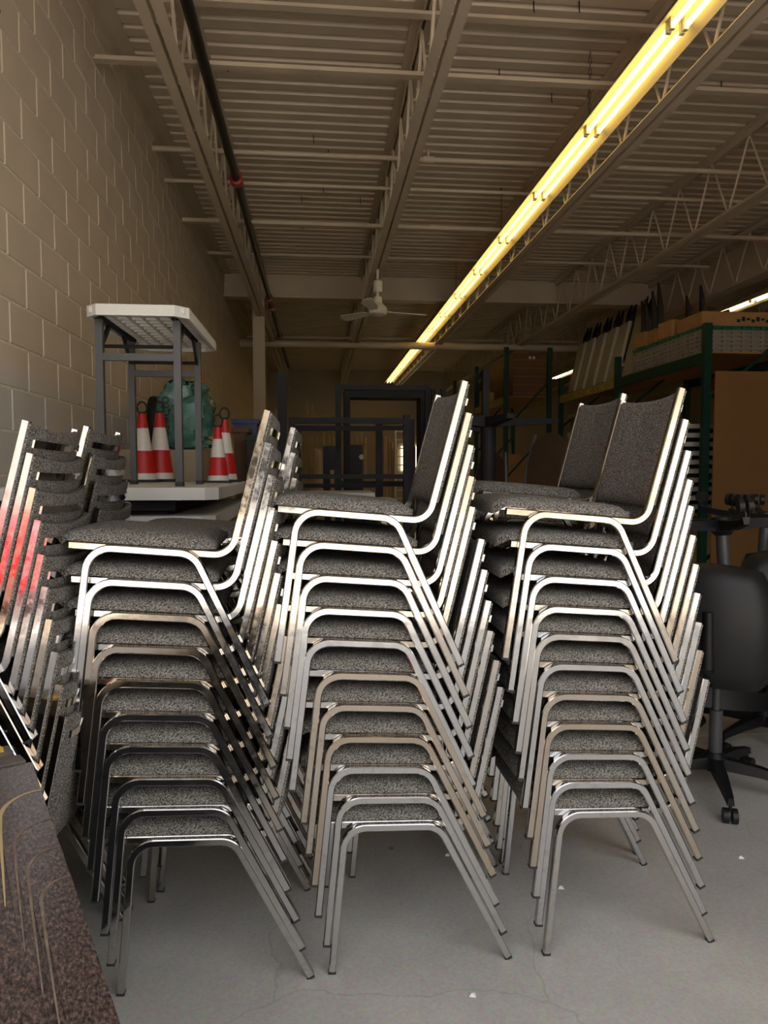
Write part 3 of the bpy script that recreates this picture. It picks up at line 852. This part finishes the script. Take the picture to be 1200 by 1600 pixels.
# lumber leaning at the far end
rl = random.Random(11)
studs = [(432, 640, 13.0), (470, 690, 13.2), (480, 628, 14.5), (488, 633, 14.2), (495, 646, 14.4), (500, 652, 14.0), (506, 676, 13.6), (515, 672, 13.8), (522, 684, 13.3), (557, 680, 12.6), (565, 676, 12.8), (571, 684, 12.4), (602, 682, 12.2), (608, 686, 12.4), (613, 690, 12.0), (618, 700, 11.8), (494, 700, 9.2), (500, 703, 9.0), (519, 735, 8.6), (527, 732, 8.5)]
for k, (px, py, Y) in enumerate(studs):
    a = at(px, py, Y); x0 = a.x+rl.uniform(-.06, .06); lw = .045
    m = MB().beam((0, -.15, .02), (a.x-x0, 0, a.z), lw, .09)
    o = m.build('wood_stud', 'wood'); o.location = (x0, Y, 0)
    tag(o, 'pale wooden stud standing at the dim far end, %s from left' % (ORD[k] if k else 'first'), 'lumber', 'studs at the far end')
for px0, px1, py0, py1, Y, lab in ((505, 527, 697, 790, 9.8, 'black board standing left behind the portal frame'), (545, 567, 695, 790, 9.6, 'black board with a pale round sticker behind the portal frame')):
    a, b = at(px0, py1, Y), at(px1, py0, Y)
    t = thing('black_board', lab, 'board', (a.x, Y, 0))
    MB().box((0, 0, 0), (b.x-a.x, .04, b.z)).build('panel', 'black', t)
    if px0 == 545:
        c = at(565, 714, Y); o = MB().lathe([(.035, 0), (.035, .004)], 16).build('sticker', 'paper', t, 40); o.rotation_euler = (R(90), 0, 0); o.location = (c.x-a.x, -.001, c.z)
# white wire shelf
a, b = at(617, 730, 11.0), at(629, 672, 11.0)
t = thing('wire_rack', 'pale wire rack standing far behind the middle chair', 'rack', (a.x, 11.0, 0))
for x in (0, (b.x-a.x)*2.2): MB().box((x, 0, 0), (x+.025, .025, b.z)).build('post', 'white', t)
for k in range(9): MB().box((.025, .003, b.z-.03-k*.13), ((b.x-a.x)*2.2, .02, b.z-.012-k*.13)).build('wire', 'white', t)
wn = at(645, 717, 21.4)
o = struct(MB().box((wn.x-.35, 21.44, wn.z-.35), (wn.x+.45, 21.50, wn.z+.38)).build('window_1', 'tubewhite'))
for k in range(3): MB().box((wn.x-.2+.25*k, 21.42, wn.z-.35), (wn.x-.16+.25*k, 21.44, wn.z+.38)).build('mullion', 'farwall', o)

# brown banquet chairs stacked left of the right stacks
def banquet():
    t = thing('banquet_chair', '', 'chair')
    def bf(a, b, side):
        wy = .20*(1-.35*max(0, (a-.3)/.7)**2.2)
        return (b*wy, .20+.05*(a+1)/2+(.0 if side else .035*(max(0, 1-a**6)*max(0, 1-b**6))**.5), .48+(a+1)/2*.46-.05*max(0, a)*b*b)
    MB().pillow(bf, 10, 8).build('backrest', 'brownfab', t, 70)
    MB().pillow(lambda a, b, s: (b*.21, a*.21, .43+(.045*(max(0, 1-a**6)*max(0, 1-b**6))**.5 if s else 0)), 8, 8).build('seat', 'brownfab', t, 70)
    for x in (-1, 1):
        MB().tube([(x*.23, -.2, 0), (x*.225, -.18, .43)], .011, 8).build('leg', 'greysteel', t, 40)
        MB().tube([(x*.23, .27, 0), (x*.222, .2, .43), (x*.215, .23, .7), (x*.16, .262, .93)], .011, 8).build('leg', 'greysteel', t, 40)
    return t
bp_ = banquet(); fb = True
for sx, sy, nn, rz, nm in ((1.44, 4.85, 7, 62, 'taller'), (1.12, 5.35, 6, 70, 'lower')):
    for k in range(nn):
        o = bp_ if fb else copy_tree(bp_); fb = False
        o.location = (sx, sy, k*.125); o.rotation_euler = (0, 0, R(-rz))
        tag(o, 'dark brown round-backed chair, %s in the %s stack beside the pedestal base' % (ORD[k] if k else 'lowest', nm), 'chair', 'brown round-backed chairs')

# ================================================================== pallet racks, right
RX, SZ = 4.32, 2.73
def rack(x, ys, depth, ht, levels, lab, beam_mats):
    t = thing('pallet_rack', lab, 'rack', (x, 0, 0))
    for y in ys:
        for dx in (0, depth):
            MB().box((dx-.04, y-.035, 0), (dx+.04, y+.035, ht)).build('upright', 'green', t)
        for k in range(3):
            MB().beam((.03, y, .4+k*.9), (depth-.03, y, 1.2+k*.9 if 1.2+k*.9 < ht else ht-.1), .03, .03).build('brace', 'green', t)
    for z in levels:
        for i in range(len(ys)-1):
            for dx in (-.02, depth+.02):
                MB().box((dx-.02, ys[i]+.036, z-.12), (dx+.02, ys[i+1]-.036, z)).build('beam', beam_mats[i % len(beam_mats)], t)
            MB().box((-.0, ys[i]+.04, z+.001), (depth, ys[i+1]-.04, z+.018)).build('shelf_board', 'cardboard', t)
    return t
YS = [7.62, 9.98, 12.37]
r1 = rack(RX, YS, 1.05, 3.05, (SZ, .9), 'green pallet rack with a loaded top shelf at right', ['green', 'olive'])
r2 = rack(3.38, [12.6, 15.0, 17.4], .8, 3.62, (2.74, 1.1), 'farther green pallet rack left of the loaded one', ['olive'])
for k in range(9):                                # stickers on the olive beam
    MB().box((-.0425, 10.4+k*.19, SZ-.085), (-.0405, 10.46+k*.19, SZ-.035)).build('sticker', 'orange' if k % 3 else 'yellow', r1)
# lattice panels, flat pile
LZ = SZ+.019
for k in range(6):
    z = LZ+k*.051
    x0, x1, y0, y1 = RX-.01, RX+1.0, 7.73, 9.5
    mt_ = 'latgrey' if k < 5 else 'tealmesh'
    t = thing('lattice_panel', ('grey plastic lattice panel lying flat on the rack, %s of its pile' if k < 5 else 'teal green lattice panel lying on the grey ones, %s of its pile') % ['bottom', 'second', 'third', 'fourth', 'fifth', 'topmost'][k], 'panel', (x0, y0, z), group='lattice panels on the rack')
    rim = MB()
    for za, zb in ((0, .010), (.036, .048)):
        rim.box((0, 0, za), (x1-x0, .02, zb)).box((0, y1-y0-.02, za), (x1-x0, y1-y0, zb)).box((0, .02, za), (.02, y1-y0-.02, zb)).box((x1-x0-.02, .02, za), (x1-x0, y1-y0-.02, zb))
    rim.build('rim', mt_, t)
    g = MB()
    for q in range(17): g.box((.002, .03+q*.105, .010), (x1-x0-.002, .065+q*.105, .036))
    for q in range(9): g.box((.03+q*.115, .002, .010), (.06+q*.115, .03, .036))
    g.build('grid', mt_, t)
# cartons on the panels
PZ = LZ+6*.051
def carton(x, y, z, sx, sy, sz, lab, rz=0, mat='cardboard'):
    t = thing('cardboard_box', lab, 'box', (x, y, z), (0, 0, R(rz)), 'cartons on the rack')
    MB().box((0, 0, 0), (sx, sy, sz)).build('carton', mat, t)
    MB().box((sx*.42, -.001, sz), (sx*.55, sy+.001, sz+.001)).build('tape', 'rawedge', t)
    return t
cb = carton(RX+.0, 7.75, PZ+.001, 1.5, .55, .155, 'long cardboard box with smudged print on top of the lattice panels')
for q in range(9):
    MB().box((.42+q*.058, -.0015, .04+.012*(q % 3)), (.46+q*.058, -.0005, .075+.014*((q*2) % 3))).build('print_mark', 'ink', cb)
carton(RX-.02, 8.40, PZ+.001, .45, .30, .20, 'cardboard box next behind the long printed one', 4)
carton(RX-.03, 8.80, PZ+.001, .42, .22, .17, 'cardboard box third along the lattice panels', -5)
carton(RX-.03, 9.10, PZ+.001, .40, .25, .19, 'small cardboard box nearest the leaning tables', 3)
tag(MB().box((RX+.05, 9.36, PZ+.001), (RX+.2, 9.44, PZ+.06)).build('yellow_strap', 'yellow'), 'yellow strap bundle beside the small cardboard box', 'strap')
# tables leaning on edge
for k in range(6):
    y = [9.52, 10.04, 10.47, 10.90, 11.33, 11.74][k]
    t = thing('leaning_table', 'pale folding table stood on edge on the rack, %s from the cartons' % NTH[k], 'table', (RX-.01, y, LZ+.012), (0, R(13), R(-5)), 'tables on edge on the rack')
    prof_ = [(0, .02), (.012, .005), (.03, 0), (.05, .01), (.05, .40), (.03, .41), (.012, .405), (0, .39)]
    MB().prism(prof_, 0, .84).build('top', 'palegrey', t)
    for yy, s_ in ((.08, 0), (.30, 1)):
        MB().tube([(.075, yy, .3), (.075, yy, .80), (.06, yy+.005, .98), (.075, yy+.03, 1.12+.04*s_)], [.02, .038, .036, .012], 8).build('leg', 'black', t, 40)
    MB().tube([(.075, .08, .5), (.075, .30, .5)], .012, 8).build('leg_rail', 'black', t, 40)
# black bent legs over the cartons
for k, (px, py, Y) in enumerate(((985, 470, 9.3), (997, 468, 9.2), (1013, 455, 9.0), (1031, 442, 8.9), (1075, 462, 8.6), (1097, 446, 8.6))):
    a = at(px, py, Y); a.x = max(a.x, RX+.04)
    m = MB().tube([(a.x+.02, Y, PZ+.002), (a.x+.015, Y, (PZ+a.z)/2+.08), (a.x-.02, Y, a.z)], [.045, .042, .014], 8)
    o = m.build('bent_leg', 'black', None, 40)
    tag(o, 'black bent table leg sticking up behind the cartons, %s from left' % NTH[k], 'table leg', 'black legs over the cartons')
t = thing('upended_tray', 'pale curved panel with a black bar sticking up behind the cartons', 'panel', (at(1112, 487, 8.6).x, 8.45, PZ+.001))
MB().add([(0, 0, 0), (.08, 0, 0), (.14, 0, .20), (.13, 0, .32), (.06, 0, .22), (0, .02, 0), (.08, .02, 0), (.14, .02, .20), (.13, .02, .32), (.06, .02, .22)],
         [(0,1,2,3,4), (9,8,7,6,5), (0,5,6,1), (1,6,7,2), (2,7,8,3), (3,8,9,4), (4,9,5,0)]).build('panel', 'palegrey', t)
MB().beam((-.25, .03, .20), (.16, .03, .33), .02, .05).build('bar', 'black', t)
# white tables folded under the shelf
for k in range(10):
    z0 = .92+k*.105
    t = thing('stored_table', 'white folded table under the rack shelf, %s of its pile' % (['bottom']+NTH[1:9]+['topmost'])[k], 'table', (RX-.16+.03*(k % 2), 7.95, z0), group='white tables under the shelf')
    MB().prism(chamfer_rect(0, 0, .8, 1.6, .04), .045, .095).build('top', 'plastic', t)
    MB().box((.1, .1, 0), (.7, .14, .044)).build('folded_leg', 'charcoal', t)
    MB().box((.1, 1.4, 0), (.7, 1.44, .044)).build('folded_leg', 'charcoal', t)
tag(MB().box((RX+.05, 10.15, .93), (RX+.9, 12.0, 2.32)).build('covered_load', 'darkwood'), 'dim brown load under the olive shelf beam', 'load')
tag(MB().box((RX-.03, 10.2, 2.325), (RX+.85, 11.9, 2.36)).build('pale_sheet', 'palegrey'), 'pale flat sheet lying under the olive shelf beam', 'sheet')
# the brown sheet at the rack end
bs = thing('brown_sheet', 'tall plain brown board standing against the rack end', 'board', (RX+.04, 7.50, 0))
MB().box((0, 0, 0), (1.7, .02, at(1150, 580, 7.5).z)).build('sheet', 'ply', bs)
tag(MB().box((RX+.45, 7.75, 2.40), (RX+.98, 8.4, 2.53)).build('red_case', 'red'), 'dark red case tucked right under the lattice panels shelf', 'case')
# far rack contents
a = at(800, 552, 12.9); b = at(856, 622, 12.9)
t = thing('plywood_crate', 'brown plywood crate with small white labels in the far rack', 'crate', (a.x-.02, 12.75, 2.76))
MB().box((0, 0, 0), (.70, 1.8, .78)).build('body', 'darkwood', t)
for k in range(5): MB().box((-.004, -.006, .06+k*.15), (.704, 0, .072+k*.15)).build('batten', 'ply', t)
for x in (.29, .36): MB().box((x, -.008, .68), (x+.045, -.0065, .73)).build('label', 'paper', t)
b_ = bundle('black_sack', 3.72, 15.5, 2.76, .21, .25, .40, 'black', 'black sack on the far rack left of the crate', 'bag', 9)
for j, (px, Y) in enumerate(((748, 15.6),)):
    a = at(px, 632, Y)
    t = thing('blue_jug', 'tall blue container at the far rack shelf edge', 'container', (a.x+.02, Y, 2.7595))
    MB().lathe([(.09, 0), (.095, .02), (.095, .62), (.06, .70), (.04, .72)], 20).build('body', 'bluejug', t, 40)
    MB().lathe([(.045, .72), (.045, .78)], 16).build('cap', 'blue', t, 40)
for k in range(3):
    carton(3.42, 14.1+k*.28, 2.76, .12, .22, .22+.05*k, 'wooden block stacked on the far rack shelf, %s' % ['nearest', 'middle one', 'farthest'][k], 0, 'wood')
for k, (y, w_) in enumerate(((12.9, .5), (13.8, .6))):
    carton(3.42, y, 1.12, w_, .6, .6, 'carton on the lower shelf of the far rack, %s' % ['nearer', 'farther'][k], 0, 'cardboard')

# ================================================================== office chairs, right
def office(name):
    t = thing(name, '', 'chair')
    MB().lathe([(.02, .085), (.045, .09), (.05, .15), (.035, .17)], 20).build('hub', 'black', t, 40)
    MB().lathe([(.028, .165), (.028, .36), (.018, .361), (.018, .54)], 16).build('gas_lift', 'greysteel', t, 40)
    for k in range(5):
        a = R(72*k); ca, sa = math.cos(a), math.sin(a); m = MB()
        q = [(.03, .030, .10, .15), (.18, .026, .098, .138), (.31, .018, .085, .112), (.335, .014, .075, .105)]
        v = []
        for r_, hw, z0, z1 in q:
            for s, zz in ((-1, z0), (1, z0), (1*.7, z1), (-1*.7, z1)): v.append((ca*r_-sa*hw*s, sa*r_+ca*hw*s, zz))
        f = [(0,3,2,1), (12,13,14,15)]
        for i in range(3):
            for j in range(4): f.append((i*4+j, i*4+(j+1) % 4, i*4+4+(j+1) % 4, i*4+4+j))
        m.add(v, f); lg = m.build('base_leg', 'black', t, 50)
        cx, cy = ca*.325, sa*.325
        cs = MB().tube([(cx, cy, .05), (cx, cy, .10)], .007, 8)
        tx, ty = -sa, ca
        for s in (-1, 1):
            cs.tube([(cx+tx*s*.007, cy+ty*s*.007, .0305), (cx+tx*s*.027, cy+ty*s*.027, .0305)], .03, 18)
        cs.build('caster', 'black', lg, 40)
    MB().box((-.11, -.14, .535), (.11, .14, .565)).build('mechanism', 'black', t)
    MB().pillow(lambda a, b, s: (b*.25*(1-.06*a*a), a*.24, .565+(.07*(max(0, 1-a**6)*max(0, 1-b**6))**.4 if s else .0)-.02*max(0, a-.6)), 12, 12).build('seat', 'blackfab', t, 70)
    def bf(a, b, side):
        z = .52+(a+1)/2*.52
        wd = .235*(1-.12*a*a-.10*max(0, a)**4)
        cur = -.24-.03*math.sin((a+1)*1.5)+.05*b*b
        return (b*wd, cur-(0 if side else .045*(max(0, 1-a**8)*max(0, 1-b**8))**.4), z-.03*max(0, a)*b*b)
    bk = MB().pillow(bf, 14, 12).build('backrest', 'film', t, 70)
    MB().tube([(0, -.1, .55), (0, -.27, .56), (0, -.305, .62), (0, -.315, .85)], [.03, .03, .028, .02], 10).build('back_support', 'black', t, 40)
    for s in (-1, 1):
        MB().tube([(s*.12, .0, .55), (s*.28, .0, .56), (s*.30, .0, .62), (s*.30, -.02, .76)], .016, 8).build('arm_post', 'black', t, 40)
        MB().pillow(lambda a, b, q: (s*.30+b*.04, -.02+a*.13, .76+(.03*(max(0, 1-a**4)*max(0, 1-b**4))**.4 if q else 0)), 8, 6).build('arm_pad', 'black', t, 70)
    return t
oc = office('office_chair')
oc.location = (1.76, 2.95, 0); oc.rotation_euler = (0, 0, R(-38))
tag(oc, 'black office chair on a five-star base right behind the front right stack', 'chair', 'black office chairs')
for loc, rot, lab in (((2.32, 3.45, 0), (0, 0, R(-12)), 'black office chair standing at the right photo edge'),
                      ((1.80, 3.03, 1.30), (R(180), R(-4), R(-33)), 'black office chair turned upside down on the one behind the right stack'),
                      ((2.36, 3.53, 1.29), (R(180), R(3), R(-8)), 'black office chair turned upside down at the right photo edge')):
    o = copy_tree(oc); o.location = loc; o.rotation_euler = rot
    tag(o, lab, 'chair', 'black office chairs')

# ================================================================== outside the door (seen only mirrored in the chrome)
t = thing('red_car', 'red car parked outside, mirrored in the left chrome tubes', 'car', (-6.6, -4.9, 0))
side = [(0, .32), (.05, .75), (.35, .93), (1.0, 1.0), (1.6, 1.42), (2.7, 1.44), (3.2, 1.02), (3.95, .90), (4.15, .70), (4.18, .32)]
m = MB(); nn = len(side)
m.add([(x, .0+.12*max(0, (z-.95)/.5), z) for x, z in side]+[(x, 1.75-.12*max(0, (z-.95)/.5), z) for x, z in side],
      [tuple(range(nn)), tuple(range(2*nn-1, nn-1, -1))]+[(k, nn+k, nn+(k+1) % nn, (k+1) % nn) for k in range(nn)])
m.build('body', 'redpaint', t, 40)
for x in (.75, 3.35):
    for y in (-.01, 1.56): MB().tube([(x, y, .31), (x, y+.2, .31)], .31, 24).build('wheel', 'rubber', t, 40)
MB().add([(1.15, 1.70, 1.03), (2.95, 1.70, 1.03), (2.6, 1.66, 1.38), (1.65, 1.66, 1.38), (1.15, 1.72, 1.03), (2.95, 1.755, 1.03), (2.6, 1.68, 1.38), (1.65, 1.68, 1.38)],
         [(0,1,2,3), (4,7,6,5), (0,4,5,1), (1,5,6,2), (2,6,7,3), (3,7,4,0)]).build('side_window', 'black', t)
t = thing('yard_building', 'low grey building across the yard, only mirrored in the chrome', 'building', (-20, -26, 0))
MB().box((0, 0, 0), (38, 6, 5.2)).build('wall', 'yardwall', t)
MB().box((-.2, -.2, 5.2), (38.2, 6.2, 5.5)).build('parapet', 'charcoal', t)
for k in range(7): MB().box((2.5+5*k, 6.0, 0), (5.5+5*k, 6.03, 3.2)).build('roller_door', 'charcoal' if k % 2 else 'white', t)

# ================================================================== crumbs on the floor
for k, (px, py, s, mat, lab) in enumerate(((738, 1555, .010, 'paper', 'white paper scrap on the floor, nearest the camera'), (699, 1336, .011, 'paper', 'pale pebble on the floor under the middle stack'), (611, 1326, .009, 'pebble', 'dark crumb on the floor under the middle stack'),
                                  (876, 1387, .012, 'paper', 'tiny torn paper bit between the middle and right stacks'), (1157, 1340, .012, 'paper', 'tiny paper bit on the floor right of the stacks'))):
    d = _fw+_rt*((px-600)/F)+_up*((800-py)/F); q = Vector((0, 0, CAMH))+d*(-CAMH/d.z)
    o = MB().add([(-s, -s*.6, 0), (s*.8, -s, 0), (s, s*.7, 0), (-s*.5, s, 0), (-s*.3, -s*.2, s*.7), (s*.4, s*.2, s*.5)],
                 [(0,3,2,1), (0,1,4), (1,2,5), (1,5,4), (2,3,5), (3,4,5), (3,0,4)]).build('floor_scrap', mat)
    o.location = (q.x, q.y, .0005); tag(o, lab, 'scrap', 'floor scraps')
